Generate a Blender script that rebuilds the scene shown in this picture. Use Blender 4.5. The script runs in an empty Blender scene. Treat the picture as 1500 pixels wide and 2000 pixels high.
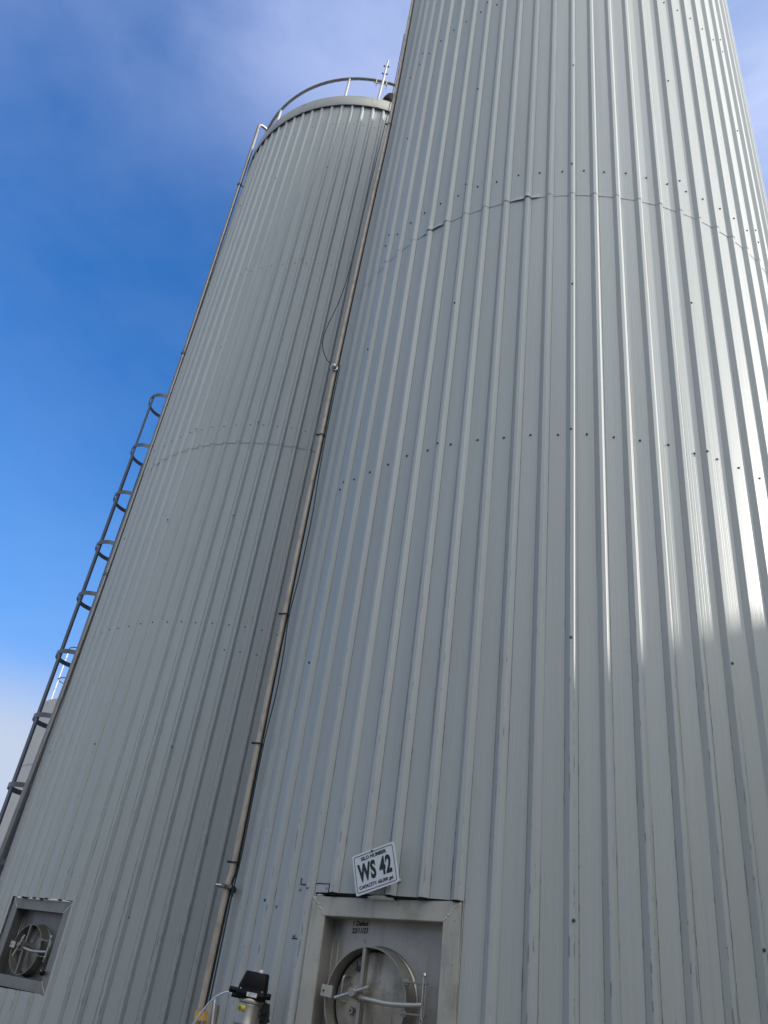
import bpy, bmesh, math, random
from mathutils import Vector, Matrix
random.seed(7)
PI = math.pi
R_ = math.radians
sc = bpy.context.scene
COL = sc.collection

# ------------------------------------------------------------------ camera
H = 1.6                                   # eye height above the yard
cam_d = bpy.data.cameras.new("camera")
cam = bpy.data.objects.new("camera", cam_d)
COL.objects.link(cam)
PITCH, ROLL = 0.56117, 0.14836
cp, sp, cr, sr = math.cos(PITCH), math.sin(PITCH), math.cos(ROLL), math.sin(ROLL)
fw = Vector((0, cp, sp)); rt = Vector((1, 0, 0)); up = Vector((0, -sp, cp))
r2 = rt * cr + up * sr
u2 = up * cr - rt * sr
cm = Matrix((( r2.x, u2.x, -fw.x, 0), (r2.y, u2.y, -fw.y, 0), (r2.z, u2.z, -fw.z, H), (0, 0, 0, 1)))
cam.matrix_world = cm
cam_d.sensor_fit = 'HORIZONTAL'
cam_d.sensor_width = 36
cam_d.lens = 36 * 1570 / 1500
cam_d.clip_start = 0.05
cam_d.clip_end = 3000
sc.camera = cam

# ------------------------------------------------------------------ light
SUN_AZ, SUN_EL = 102.0, 27.0
SUN = Vector((math.sin(R_(SUN_AZ)) * math.cos(R_(SUN_EL)), math.cos(R_(SUN_AZ)) * math.cos(R_(SUN_EL)), math.sin(R_(SUN_EL))))
sl = bpy.data.lights.new("sun", 'SUN')
sl.energy = 4.4
sl.angle = R_(3.0)
sl.color = (1.0, 0.955, 0.89)
so = bpy.data.objects.new("sun", sl)
COL.objects.link(so)
so.rotation_euler = SUN.to_track_quat('Z', 'Y').to_euler()
so.location = (20, -4, 20)

world = bpy.data.worlds.new("World")
sc.world = world
world.use_nodes = True
nt = world.node_tree
N, L = nt.nodes, nt.links
bg = N['Background']
bg.inputs[1].default_value = 0.1
sky = N.new('ShaderNodeTexSky')
sky.sky_type = 'NISHITA'
sky.sun_disc = False
sky.sun_elevation = R_(SUN_EL)
sky.sun_rotation = R_(SUN_AZ)
sky.air_density = 1.0
sky.dust_density = 0.6
sky.ozone_density = 3.0
tc = N.new('ShaderNodeTexCoord')

def wmath(op, a, b=None, clamp=False):
    n = N.new('ShaderNodeMath'); n.operation = op; n.use_clamp = clamp
    for i, v in enumerate((a, b)):
        if v is None: continue
        if isinstance(v, (int, float)): n.inputs[i].default_value = v
        else: L.new(v, n.inputs[i])
    return n.outputs[0]

def wdot(vec):
    n = N.new('ShaderNodeVectorMath'); n.operation = 'DOT_PRODUCT'
    L.new(tc.outputs['Generated'], n.inputs[0]); n.inputs[1].default_value = vec
    return n.outputs['Value']

def wsmooth(val, a, b, x=0.0, y=1.0):
    n = N.new('ShaderNodeMapRange'); n.interpolation_type = 'SMOOTHSTEP'
    L.new(val, n.inputs[0])
    for i, v in enumerate((a, b, x, y)): n.inputs[i + 1].default_value = v
    return n.outputs[0]

def az_el(az, el):
    a, e = R_(az), R_(el)
    return Vector((math.sin(a) * math.cos(e), math.cos(a) * math.cos(e), math.sin(e)))

# deep clear blue, saturated a little the way a phone renders it
tint = N.new('ShaderNodeMix'); tint.data_type = 'RGBA'; tint.blend_type = 'MULTIPLY'
tint.inputs['Factor'].default_value = 1.0
L.new(sky.outputs[0], tint.inputs['A'])
tint.inputs['B'].default_value = (0.36, 1.42, 2.38, 1)
# thin cloud veil
nz = N.new('ShaderNodeTexNoise'); nz.inputs['Scale'].default_value = 2.6
nz.inputs['Detail'].default_value = 7; nz.inputs['Roughness'].default_value = 0.55
nz.inputs['Distortion'].default_value = 0.35
mp = N.new('ShaderNodeMapping'); mp.inputs['Location'].default_value = (0.35, 0.1, 0.2); mp.inputs['Scale'].default_value = (1.0, 1.0, 1.5)
L.new(tc.outputs['Generated'], mp.inputs['Vector']); L.new(mp.outputs[0], nz.inputs['Vector'])
clear = wsmooth(wdot(az_el(-30, 36)), 0.90, 0.985, 0.0, 1.0)         # the clear blue gap beside the silo
elev = wdot((0, 0, 1))
sunside = wsmooth(wdot(SUN), 0.0, 1.0, 0.0, 1.0)
lobe = wsmooth(wdot(az_el(137, 42)), 0.58, 1.0, 0.0, 1.0)             # bright thin cloud behind the photographer, towards the sun
wisp = wsmooth(nz.outputs[0], 0.33, 0.68, 0.0, 1.0)
amt = wmath('ADD', wmath('MULTIPLY', wisp, 0.62), wsmooth(elev, 0.62, 0.92, 0.0, 0.34))
amt = wmath('MULTIPLY', amt, wmath('SUBTRACT', 1.0, wmath('MULTIPLY', clear, 0.76)))
amt = wmath('ADD', amt, wmath('MULTIPLY', sunside, 0.3))
amt = wmath('ADD', amt, wmath('MULTIPLY', lobe, 0.9))
amt = wmath('ADD', amt, wsmooth(wdot((0, 1, 0)), -0.1, 0.40, 0.5, 0.0))   # thin overcast over the rest of the sky
amt = wmath('MINIMUM', wmath('MAXIMUM', amt, 0.0), 0.94)
bank = wsmooth(wmath('ADD', elev, wmath('MULTIPLY', nz.outputs[0], 0.16)), 0.28, 0.41, 0.92, 0.0)   # white cloud bank low down
paleband = wsmooth(elev, 0.25, 0.62, 0.34, 0.0)
ccol = N.new('ShaderNodeMix'); ccol.data_type = 'RGBA'
L.new(wmath('MAXIMUM', wmath('MULTIPLY', sunside, .18), lobe), ccol.inputs['Factor'])
cveil = N.new('ShaderNodeMix'); cveil.data_type = 'RGBA'
L.new(wsmooth(wdot((0, 1, 0)), 0.0, 0.40, 0.0, 1.0), cveil.inputs['Factor'])
cveil.inputs['A'].default_value = (5.2, 5.7, 6.1, 1)
cveil.inputs['B'].default_value = (3.9, 5.0, 8.6, 1)
L.new(cveil.outputs['Result'], ccol.inputs['A'])
ccol.inputs['B'].default_value = (27.0, 27.4, 26.8, 1)
mixc = N.new('ShaderNodeMix'); mixc.data_type = 'RGBA'
L.new(amt, mixc.inputs['Factor']); L.new(tint.outputs['Result'], mixc.inputs['A']); L.new(ccol.outputs['Result'], mixc.inputs['B'])
mixb = N.new('ShaderNodeMix'); mixb.data_type = 'RGBA'
L.new(paleband, mixb.inputs['Factor']); L.new(mixc.outputs['Result'], mixb.inputs['A']); mixb.inputs['B'].default_value = (2.6, 5.2, 9.6, 1)
mixd = N.new('ShaderNodeMix'); mixd.data_type = 'RGBA'
L.new(bank, mixd.inputs['Factor']); L.new(mixb.outputs['Result'], mixd.inputs['A']); mixd.inputs['B'].default_value = (5.9, 6.6, 8.0, 1)
L.new(mixd.outputs['Result'], bg.inputs[0])

sc.view_settings.view_transform = 'Standard'
sc.view_settings.look = 'None'
sc.view_settings.exposure = 0.0
sc.view_settings.gamma = 1.0
try:
    sc.cycles.max_bounces = 8
except Exception:
    pass

# ------------------------------------------------------------------ materials
class Mat:
    def __init__(self, name, color=(.5, .5, .5), rough=.5, metal=0.0, spec=.5):
        self.m = bpy.data.materials.new(name); self.m.use_nodes = True
        self.nt = self.m.node_tree
        self.b = self.nt.nodes['Principled BSDF']
        self.set('Base Color', (*color, 1)); self.set('Roughness', rough); self.set('Metallic', metal)
        self.set('Specular IOR Level', spec)
    def set(self, k, v): self.b.inputs[k].default_value = v
    def n(self, t, **kw):
        n = self.nt.nodes.new(t)
        for k, v in kw.items(): setattr(n, k, v)
        return n
    def link(self, a, b): self.nt.links.new(a, b)
    def val(self, sock, v):
        if isinstance(v, (int, float)): sock.default_value = v
        elif isinstance(v, (tuple, list)): sock.default_value = v
        else: self.link(v, sock)
    def math(self, op, a, b=0.0, clamp=False):
        n = self.n('ShaderNodeMath', operation=op, use_clamp=clamp)
        self.val(n.inputs[0], a); self.val(n.inputs[1], b)
        return n.outputs[0]
    def noise(self, vec, scale, detail=3, rough=.5, stretch=None):
        if stretch is not None:
            mp = self.n('ShaderNodeMapping'); mp.inputs['Scale'].default_value = stretch
            self.link(vec, mp.inputs['Vector']); vec = mp.outputs[0]
        n = self.n('ShaderNodeTexNoise'); n.inputs['Scale'].default_value = scale
        n.inputs['Detail'].default_value = detail; n.inputs['Roughness'].default_value = rough
        self.link(vec, n.inputs['Vector'])
        return n.outputs[0]
    def step(self, v, a, b, x=0.0, y=1.0):
        n = self.n('ShaderNodeMapRange', interpolation_type='SMOOTHSTEP')
        self.val(n.inputs[0], v)
        for i, q in enumerate((a, b, x, y)): n.inputs[i + 1].default_value = q
        return n.outputs[0]
    def mix(self, f, a, b, blend='MIX'):
        n = self.n('ShaderNodeMix', data_type='RGBA', blend_type=blend)
        self.val(n.inputs['Factor'], f); self.val(n.inputs['A'], a); self.val(n.inputs['B'], b)
        return n.outputs['Result']
    def bump(self, h, strength=.2, dist=.01):
        n = self.n('ShaderNodeBump'); n.inputs['Strength'].default_value = strength; n.inputs['Distance'].default_value = dist
        self.link(h, n.inputs['Height']); self.link(n.outputs[0], self.b.inputs['Normal'])

def obj_co(M):
    return M.n('ShaderNodeTexCoord').outputs['Object']

def make_cladding_mat(name, base, seed):
    M = Mat(name, base, .33, 0.0, .5)
    uv = M.n('ShaderNodeUVMap').outputs[0]
    sep = M.n('ShaderNodeSeparateXYZ'); M.link(uv, sep.inputs[0])
    u, v = sep.outputs[0], sep.outputs[1]
    fr = M.math('FRACT', M.math('ADD', u, .5))          # .5 = crest middle
    d = M.math('ABSOLUTE', M.math('SUBTRACT', fr, .5))   # distance from the crest in pitches
    # long soft streaks and fading of the paint
    wide = M.noise(uv, 1.0, 4, .55, (1.7 + seed, .16, 1))
    fine = M.noise(uv, 1.0, 4, .6, (46, .5, 1))
    cloud = M.noise(uv, 1.0, 3, .5, (.23, .35, 1))
    dk = M.math('ADD', M.math('MULTIPLY', M.step(wide, .3, .75), .22), M.math('MULTIPLY', M.step(fine, .45, .8), .10))
    dk = M.math('ADD', dk, M.math('MULTIPLY', M.step(cloud, .35, .7), .10))
    col = M.mix(dk, (*base, 1), (base[0] * .62, base[1] * .64, base[2] * .64, 1))
    # scuffed dashes along the bend lines, more of them low down where things rub
    low = M.step(v, 1.3, 6.0, 1.0, 0.0)
    e1 = M.step(M.math('ABSOLUTE', M.math('SUBTRACT', d, .062)), .008, .03, 1, 0)
    e2 = M.step(M.math('ABSOLUTE', M.math('SUBTRACT', d, .20)), .010, .032, 1, 0)
    edge = M.math('MAXIMUM', e1, e2)
    dash = M.step(M.noise(uv, 1.0, 5, .7, (5.1, 8, 1)), .53, .60)
    per = M.step(M.noise(uv, 1.0, 2, .5, (1.3, .5, 1)), .36, .52)
    scr = M.math('MULTIPLY', M.math('MULTIPLY', edge, dash), M.math('MULTIPLY', low, per))
    spots = M.math('MULTIPLY', M.step(M.noise(uv, 1.0, 4, .65, (34, 7, 1)), .65, .72), M.math('MULTIPLY', low, .8))
    col = M.mix(M.math('MULTIPLY', M.math('MAXIMUM', scr, spots), .6), col, (.07, .072, .07, 1))
    # dark line at each rib's foot bend, then brownish grime runs near the base
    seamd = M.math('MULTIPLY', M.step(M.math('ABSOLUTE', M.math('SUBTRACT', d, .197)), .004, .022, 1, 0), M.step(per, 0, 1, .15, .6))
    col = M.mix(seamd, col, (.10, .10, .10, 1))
    grime = M.math('MULTIPLY', M.step(M.noise(uv, 1.0, 4, .6, (9, .35, 1)), .52, .75), low)
    col = M.mix(M.math('MULTIPLY', grime, .22), col, (.30, .285, .25, 1))
    M.link(col, M.b.inputs['Base Color'])
    rgh = M.math('ADD', .345, M.math('MULTIPLY', wide, .14))
    rgh = M.math('ADD', rgh, M.math('MULTIPLY', low, .06))
    M.link(rgh, M.b.inputs['Roughness'])
    # roll-forming lines + very slight oil canning
    ln = M.noise(uv, 1.0, 1, .5, (30, .02, 1))
    oc = M.noise(uv, 1.0, 2, .5, (2.2, 1.1, 1))
    gr = M.noise(uv, 1.0, 2, .5, (170, 110, 1))
    h = M.math('ADD', M.math('MULTIPLY', ln, .13), M.math('ADD', M.math('MULTIPLY', oc, .35), M.math('MULTIPLY', gr, .016)))
    M.bump(h, .55, .004)
    return M.m

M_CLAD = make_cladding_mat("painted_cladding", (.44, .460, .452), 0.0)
M_CLAD2 = make_cladding_mat("painted_cladding_second", (.45, .472, .462), 0.3)  # slightly lighter copy, brightening the left silo through its base colour

def make_steel(name, base, rough, stain, scale=1.0, metal=.75, stain_amt=.6):
    M = Mat(name, base, rough, metal, .5)
    co = obj_co(M)
    a = M.noise(co, 3.5 * scale, 6, .62)
    b = M.noise(co, 1.0, 4, .6, (16 * scale, 16 * scale, 1.4 * scale))
    c = M.noise(co, 42 * scale, 3, .55)
    f = M.math('MULTIPLY', M.math('MAXIMUM', M.step(a, .45, .75), M.step(b, .5, .78)), stain_amt)
    col = M.mix(f, (*base, 1), (*stain, 1))
    col = M.mix(M.math('MULTIPLY', M.step(c, .64, .74), .35), col, (stain[0] * .5, stain[1] * .5, stain[2] * .5, 1))
    M.link(col, M.b.inputs['Base Color'])
    M.link(M.math('ADD', rough - .08, M.math('MULTIPLY', a, .2)), M.b.inputs['Roughness'])
    M.bump(c, .06, .002)
    return M.m

M_FRAME = make_steel("weathered_stainless", (.48, .452, .39), .45, (.24, .215, .17), 1.0, .25, .7)
M_FRAME2 = make_steel("shaded_frame_stainless", (.24, .232, .222), .42, (.15, .14, .125), 1.0, .6)  # left manway steel: darker copy with its shade put into the colour
M_PANEL2 = make_steel("shaded_recess_stainless", (.20, .195, .19), .42, (.12, .112, .10), 1.0, .6, .55)  # likewise darkened for the shade in the left recess
M_NECK2 = make_steel('shaded_hatch_stainless', (.24, .23, .21), .36, (.12, .105, .085), 2.0, .65, .6)  # likewise darkened for the shade on the left neck and door
M_PANEL = make_steel("dull_stainless", (.40, .38, .35), .38, (.25, .225, .19), 1.0, .4, .55)
M_NECK = make_steel("brushed_stainless", (.33, .31, .28), .33, (.22, .195, .165), 2.0, .65, .6)
M_DOOR = make_steel("tarnished_stainless", (.43, .395, .335), .38, (.13, .11, .085), 2.2, .4, .85)
M_BRIGHT = make_steel("bright_stainless", (.50, .485, .455), .28, (.28, .265, .24), 3.0, .7, .35)
M_PIPE = make_steel("dirty_pipe_steel", (.46, .39, .31), .48, (.24, .19, .145), 3.0, .2, .7)
M_CIP = make_steel("pipe_steel", (.27, .25, .235), .36, (.15, .135, .125), 2.0, .8, .5)
M_CAGE = make_steel("cage_steel", (.15, .15, .155), .42, (.09, .085, .085), 2.0, .6, .4)
M_RIM = make_steel("rim_steel", (.42, .41, .385), .45, (.28, .265, .23), .6, .5, .7)
M_TANK = make_steel("tank_steel", (.56, .53, .49), .55, (.47, .445, .41), .3, .0, .5)
M_WHITE_CAGE = Mat("white_cage_paint", (.78, .78, .76), .4).m
M_BLACK = Mat("black_plastic", (.003, .0032, .0045), .5, 0.0, .2).m
M_RUBBER = Mat("black_rubber", (.010, .010, .011), .7).m
M_SCREW = Mat("dark_screw_head", (.085, .09, .092), .55, .3).m
M_BOLT = Mat("grey_bolt_head", (.32, .33, .33), .4, .3).m
M_FOAM = Mat("white_foam", (.78, .77, .72), .8).m
M_CABLE = Mat("green_cable_jacket", (.012, .045, .045), .55).m
M_HOSE = Mat("white_air_hose", (.66, .70, .76), .35).m
M_YELLOW = Mat("yellow_label", (.62, .47, .03), .5).m
M_LABEL = Mat("white_label", (.66, .67, .68), .45).m
M_ORANGE = Mat("orange_tape", (.62, .36, .10), .6).m
M_INK = Mat("black_ink", (.012, .013, .016), .55).m
M_MARKER = Mat("black_marker_ink", (.02, .018, .018), .6).m
M_SIGN = Mat("white_enamel", (.66, .68, .70), .38).m
M_PRINT = Mat("grey_print", (.12, .12, .12), .6).m
M_WELD = make_steel("weld_bead", (.56, .52, .42), .5, (.36, .30, .22), 8.0, .4, .6)

def make_ground():
    M = Mat("yard_concrete", (.20, .195, .185), .85)
    co = obj_co(M)
    a = M.noise(co, .35, 6, .6); b = M.noise(co, 9, 5, .65)
    col = M.mix(M.step(a, .35, .7), (.22, .215, .2, 1), (.13, .128, .122, 1))
    col = M.mix(M.math('MULTIPLY', M.step(b, .5, .75), .4), col, (.08, .08, .078, 1))
    M.link(col, M.b.inputs['Base Color']); M.bump(b, .3, .01)
    return M.m
M_GROUND = make_ground()

def make_wall():
    M = Mat("shed_cladding", (.11, .115, .12), .6)
    co = obj_co(M)
    w = M.n('ShaderNodeTexWave'); w.inputs['Scale'].default_value = 2.2; w.bands_direction = 'Y'
    M.link(co, w.inputs['Vector'])
    M.bump(w.outputs[0], .6, .03)
    a = M.noise(co, .6, 4, .6)
    M.link(M.mix(M.step(a, .35, .7), (.115, .12, .122, 1), (.085, .087, .088, 1)), M.b.inputs['Base Color'])
    return M.m
M_WALL = make_wall()
M_ROOF = Mat("shed_roof", (.12, .12, .125), .6).m

# ------------------------------------------------------------------ geometry helpers
def link_mesh(name, bm, mat, parent=None, smooth=False):
    me = bpy.data.meshes.new(name)
    bmesh.ops.recalc_face_normals(bm, faces=bm.faces[:])
    bm.to_mesh(me); bm.free()
    if smooth:
        for p in me.polygons: p.use_smooth = True
    me.materials.append(mat)
    return link_obj(name, me, parent)

def link_obj(name, me, parent=None):
    o = bpy.data.objects.new(name, me); COL.objects.link(o)
    if parent is not None:
        o.parent = parent
        o.matrix_parent_inverse = world_of(parent).inverted()
    return o

_W = {}
def world_of(o): return _W.get(o.name, Matrix.Identity(4))

def empty(name, loc, label, cat, group=None):
    o = bpy.data.objects.new(name, None); COL.objects.link(o)
    o.empty_display_size = .2
    o.location = loc
    _W[o.name] = Matrix.Translation(loc)
    tag(o, label, cat, group)
    return o

def tag(o, label, cat, group=None):
    o['label'] = label; o['category'] = cat
    if group: o['group'] = group
    return o

def angle_smooth(o, deg=35):
    me = o.data
    for p in me.polygons: p.use_smooth = True
    try:
        me.set_sharp_from_angle(angle=R_(deg))
    except Exception:
        pass
    return o

def box(bm, size, M=None, bevel=0.0):
    r = bmesh.ops.create_cube(bm, size=1.0)
    vs = r['verts']
    bmesh.ops.scale(bm, vec=size, verts=vs)
    if bevel:
        es = list({e for v in vs for e in v.link_edges})
        rr = bmesh.ops.bevel(bm, geom=es, offset=bevel, segments=2, affect='EDGES', profile=.6)
        vs = list({v for f in rr['faces'] for v in f.verts} | {v for v in vs if v.is_valid})
    if M is not None:
        bmesh.ops.transform(bm, matrix=M, verts=vs)
    return vs

def tube(bm, pts, r, segs=10, caps=True, M=None):
    pts = [Vector(p) for p in pts]
    if M is not None: pts = [M @ p for p in pts]
    rings = []
    prev = None
    for i, p in enumerate(pts):
        if i == 0: t = pts[1] - p
        elif i == len(pts) - 1: t = p - pts[i - 1]
        else: t = (pts[i + 1] - p).normalized() + (p - pts[i - 1]).normalized()
        t.normalize()
        if prev is None:
            a = Vector((0, 0, 1)) if abs(t.z) < .9 else Vector((1, 0, 0))
            n = t.cross(a).normalized()
        else:
            n = (prev - t * prev.dot(t)).normalized()
        prev = n
        b = t.cross(n)
        rad = r[i] if isinstance(r, (list, tuple)) else r
        rings.append([bm.verts.new(p + (n * math.cos(2 * PI * k / segs) + b * math.sin(2 * PI * k / segs)) * rad) for k in range(segs)])
    for a, b in zip(rings, rings[1:]):
        for k in range(segs):
            bm.faces.new((a[k], a[(k + 1) % segs], b[(k + 1) % segs], b[k]))
    if caps:
        bm.faces.new(rings[0][::-1]); bm.faces.new(rings[-1])

def lathe(bm, prof, segs=32, M=None, closed=False, a0=0.0, a1=2 * PI):
    """prof: (radius, height) about local +Z"""
    full = abs(a1 - a0 - 2 * PI) < 1e-6
    n = segs if full else segs + 1
    rings = []
    for r, z in prof:
        ring = []
        for k in range(n):
            a = a0 + (a1 - a0) * k / segs
            p = Vector((r * math.cos(a), r * math.sin(a), z))
            if M is not None: p = M @ p
            ring.append(bm.verts.new(p))
        rings.append(ring)
    pairs = list(zip(rings, rings[1:]))
    if closed: pairs.append((rings[-1], rings[0]))
    for a, b in pairs:
        for k in range(n if full else n - 1):
            bm.faces.new((a[k], a[(k + 1) % n], b[(k + 1) % n], b[k]))
    return rings

def fillet(pts, rad, seg=6):
    pts = [Vector(p) for p in pts]
    out = [pts[0]]
    for i in range(1, len(pts) - 1):
        a, b, c = pts[i - 1], pts[i], pts[i + 1]
        d1, d2 = (a - b), (c - b)
        r = min(rad, d1.length * .48, d2.length * .48)
        p1, p2 = b + d1.normalized() * r, b + d2.normalized() * r
        for k in range(seg + 1):
            t = k / seg
            out.append(p1 * (1 - t) ** 2 + b * 2 * t * (1 - t) + p2 * t * t)
    out.append(pts[-1])
    return out

def spline(pts, per=8):
    P = [Vector(p) for p in pts]
    P = [P[0] * 2 - P[1]] + P + [P[-1] * 2 - P[-2]]
    out = []
    for i in range(1, len(P) - 2):
        for k in range(per):
            t = k / per
            out.append(.5 * ((2 * P[i]) + (P[i + 1] - P[i - 1]) * t + (2 * P[i - 1] - 5 * P[i] + 4 * P[i + 1] - P[i + 2]) * t * t
                             + (3 * P[i] - P[i - 1] - 3 * P[i + 1] + P[i + 2]) * t ** 3))
    out.append(P[-2])
    return out

def frame_at(c, ang, dist, z, tilt=0.0):
    """local axes: X tangent (to the right seen from outside), Y up, Z outward"""
    a = R_(ang)
    n = Vector((math.sin(a), -math.cos(a), 0)); u = Vector((math.cos(a), math.sin(a), 0)); w = Vector((0, 0, 1))
    o = Vector((c[0], c[1], 0)) + n * dist + Vector((0, 0, z))
    M = Matrix(((u.x, w.x, n.x, o.x), (u.y, w.y, n.y, o.y), (u.z, w.z, n.z, o.z), (0, 0, 0, 1)))
    return M @ Matrix.Rotation(R_(tilt), 4, 'Z')

def on(c, ang, rad, z):
    a = R_(ang)
    return Vector((c[0] + math.sin(a) * rad, c[1] - math.cos(a) * rad, z))

def text_mesh(name, body, size, mat, parent, M, extrude=.0008, sx=1.0, align='CENTER', shear=0.0, bold=0.0, space=1.0):
    cu = bpy.data.curves.new(name, 'FONT')
    cu.body = body; cu.size = size; cu.extrude = extrude; cu.align_x = align; cu.align_y = 'CENTER'
    cu.space_character = space; cu.shear = shear; cu.offset = bold
    cu.resolution_u = 4
    t = bpy.data.objects.new(name, cu); COL.objects.link(t)
    dg = bpy.context.evaluated_depsgraph_get()
    me = bpy.data.meshes.new_from_object(t.evaluated_get(dg))
    bpy.data.objects.remove(t); bpy.data.curves.remove(cu)
    me.name = name
    me.transform(M @ Matrix.Diagonal((sx, 1, 1, 1)))
    me.materials.clear(); me.materials.append(mat)
    return link_obj(name, me, parent)

# ------------------------------------------------------------------ setting: ground
bm = bmesh.new()
bmesh.ops.create_grid(bm, x_segments=8, y_segments=8, size=900)
g = link_mesh("ground", bm, M_GROUND); g['kind'] = 'structure'

# ------------------------------------------------------------------ the unseen building whose roof line cuts the sun off the silo's foot
XB, YB0, YB1, HB = 5.0, -26.0, 12.0, 5.15
unseen_bldg = empty("unseen_building", (XB + 6, (YB0 + YB1) / 2, 0),
             "dark building opposite, unseen but for its straight shadow low on the right silo, rear wing added to block low sky", "building")
bm = bmesh.new()
def outline(o):
    return [(XB - o, YB1 + o), (XB - o, -7 + o), (-24 - o, -7 + o), (-24 - o, YB0 - o), (XB + 12 + o, YB0 - o), (XB + 12 + o, YB1 + o)]  # wing behind the camera is added to shut out low sky light
def prism(bm, poly, z0, z1):
    a = [bm.verts.new((x, y, z0)) for x, y in poly]; b = [bm.verts.new((x, y, z1)) for x, y in poly]
    bm.faces.new(a[::-1]); bm.faces.new(b)
    for k in range(len(poly)): bm.faces.new((a[k], a[(k + 1) % len(poly)], b[(k + 1) % len(poly)], b[k]))
prism(bm, outline(0), 0, HB - .3)
link_mesh("unseen_wall", bm, M_WALL, unseen_bldg)
bm = bmesh.new()
prism(bm, outline(.1), HB - .3, HB)
link_mesh("roof", bm, M_ROOF, unseen_bldg)

# ------------------------------------------------------------------ silos
NR = 78
PIT = 360.0 / NR
RAD = 2.0
C1 = (1.40258, 5.63797)
C2 = (-1.18078, 9.25192)
SEAM1, SEAM2 = 5.27 + H, 5.22 + H
TOP = 12.03 + H
ARC = 2 * PI * RAD / NR                     # 161 mm
PROFILE = [(-.0300, 0), (-.0282, .0015), (-.0112, .0245), (-.0090, .0260), (.0090, .0260), (.0112, .0245), (.0282, .0015), (.0300, 0)]
_g = [.0475, .0610, .0830, .0925, .1110]
for x in _g:                                # fine roll-formed grooves in the pan
    PROFILE += [(x - .0022, 0), (x, -.0006), (x + .0022, 0)]

def columns(phase, extra=()):
    cols = []
    for k in range(NR):
        for s, h in PROFILE:
            cols.append((phase + (k + s / ARC) * PIT, h))
    cols = [(((a + 180) % 360) - 180, h) for a, h in cols]
    cols.sort()
    for e in extra:                         # exact columns where an opening is cut
        for i in range(len(cols) - 1):
            if cols[i][0] < e < cols[i + 1][0]:
                t = (e - cols[i][0]) / (cols[i + 1][0] - cols[i][0])
                cols.insert(i + 1, (e, cols[i][1] * (1 - t) + cols[i + 1][1] * t)); break
    return cols

def cladding(name, c, phase, zs, dr, mat, parent, hole=None, flare=None):
    """ribbed sheet ring; hole = (a0, a1, z0, z1)"""
    cols = columns(phase, hole[:2] if hole else ())
    if hole: zs = sorted(set(list(zs) + [hole[2], hole[3]]))
    bm = bmesh.new(); uvl = bm.loops.layers.uv.new("UVMap")
    grid = []
    for i, (a, h) in enumerate(cols):
        col = []
        for j, z in enumerate(zs):
            r = RAD + h + dr
            zz = z
            if flare and j == 0:
                f = flare(a); r += f[0]; zz += f[1]
            col.append(bm.verts.new(on(c, a, r, zz)))
        grid.append(col)
    n = len(cols)
    for i in range(n):
        i2 = (i + 1) % n
        a0 = cols[i][0]; a1 = cols[i2][0] + (360 if i2 == 0 else 0)
        for j in range(len(zs) - 1):
            if hole:
                am, zm = (a0 + a1) / 2, (zs[j] + zs[j + 1]) / 2
                if hole[0] < am < hole[1] and hole[2] < zm < hole[3]: continue
            f = bm.faces.new((grid[i][j], grid[i2][j], grid[i2][j + 1], grid[i][j + 1]))
            for lp, (aa, zz) in zip(f.loops, ((a0, zs[j]), (a1, zs[j]), (a1, zs[j + 1]), (a0, zs[j + 1]))):
                lp[uvl].uv = ((aa - phase) / PIT, zz)
    me = bpy.data.meshes.new(name); bm.to_mesh(me); bm.free()
    me.materials.append(mat)
    return link_obj(name, me, parent)

def flare_fn(phase, seed, gaps):
    rnd = random.Random(seed)
    tab = [(rnd.uniform(.0, .0010), rnd.uniform(-.0015, .0015)) for _ in range(NR + 2)]
    def f(a):
        k = (a - phase) / PIT
        i = int(round(k)) % NR
        r, z = tab[i]
        for ga, amt, wid in gaps:
            r += amt * math.exp(-((a - ga) / wid) ** 2)
        return r, z
    return f

screw_me = None
def screw_mesh():
    global screw_me
    if screw_me is None:
        bm = bmesh.new()
        lathe(bm, [(.0001, .0085), (.0052, .0085), (.0058, .0075), (.0058, .003), (.0095, .0025), (.0098, .0), (.0098, -.004)], 10)
        screw_me = bpy.data.meshes.new("screw"); bm.to_mesh(screw_me); bm.free()
        screw_me.materials.append(M_SCREW)
    return screw_me

def screws(c, parent, pts, phase):
    for a, z in pts:
        k = (a - phase) / PIT
        d = abs(k - round(k))
        r = RAD + (.0265 if d < .17 else .001)
        o = bpy.data.objects.new("screw", screw_mesh()); COL.objects.link(o)
        o.parent = parent
        M = frame_at(c, a, r + (.003 if z > SEAM2 - .05 else 0), z)
        M = M @ Matrix.Rotation(random.uniform(-.15, .15), 4, 'X') @ Matrix.Rotation(random.uniform(-.15, .15), 4, 'Y') @ Matrix.Scale(.78, 4)
        o.matrix_parent_inverse = world_of(parent).inverted()
        o.matrix_basis = M

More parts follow.
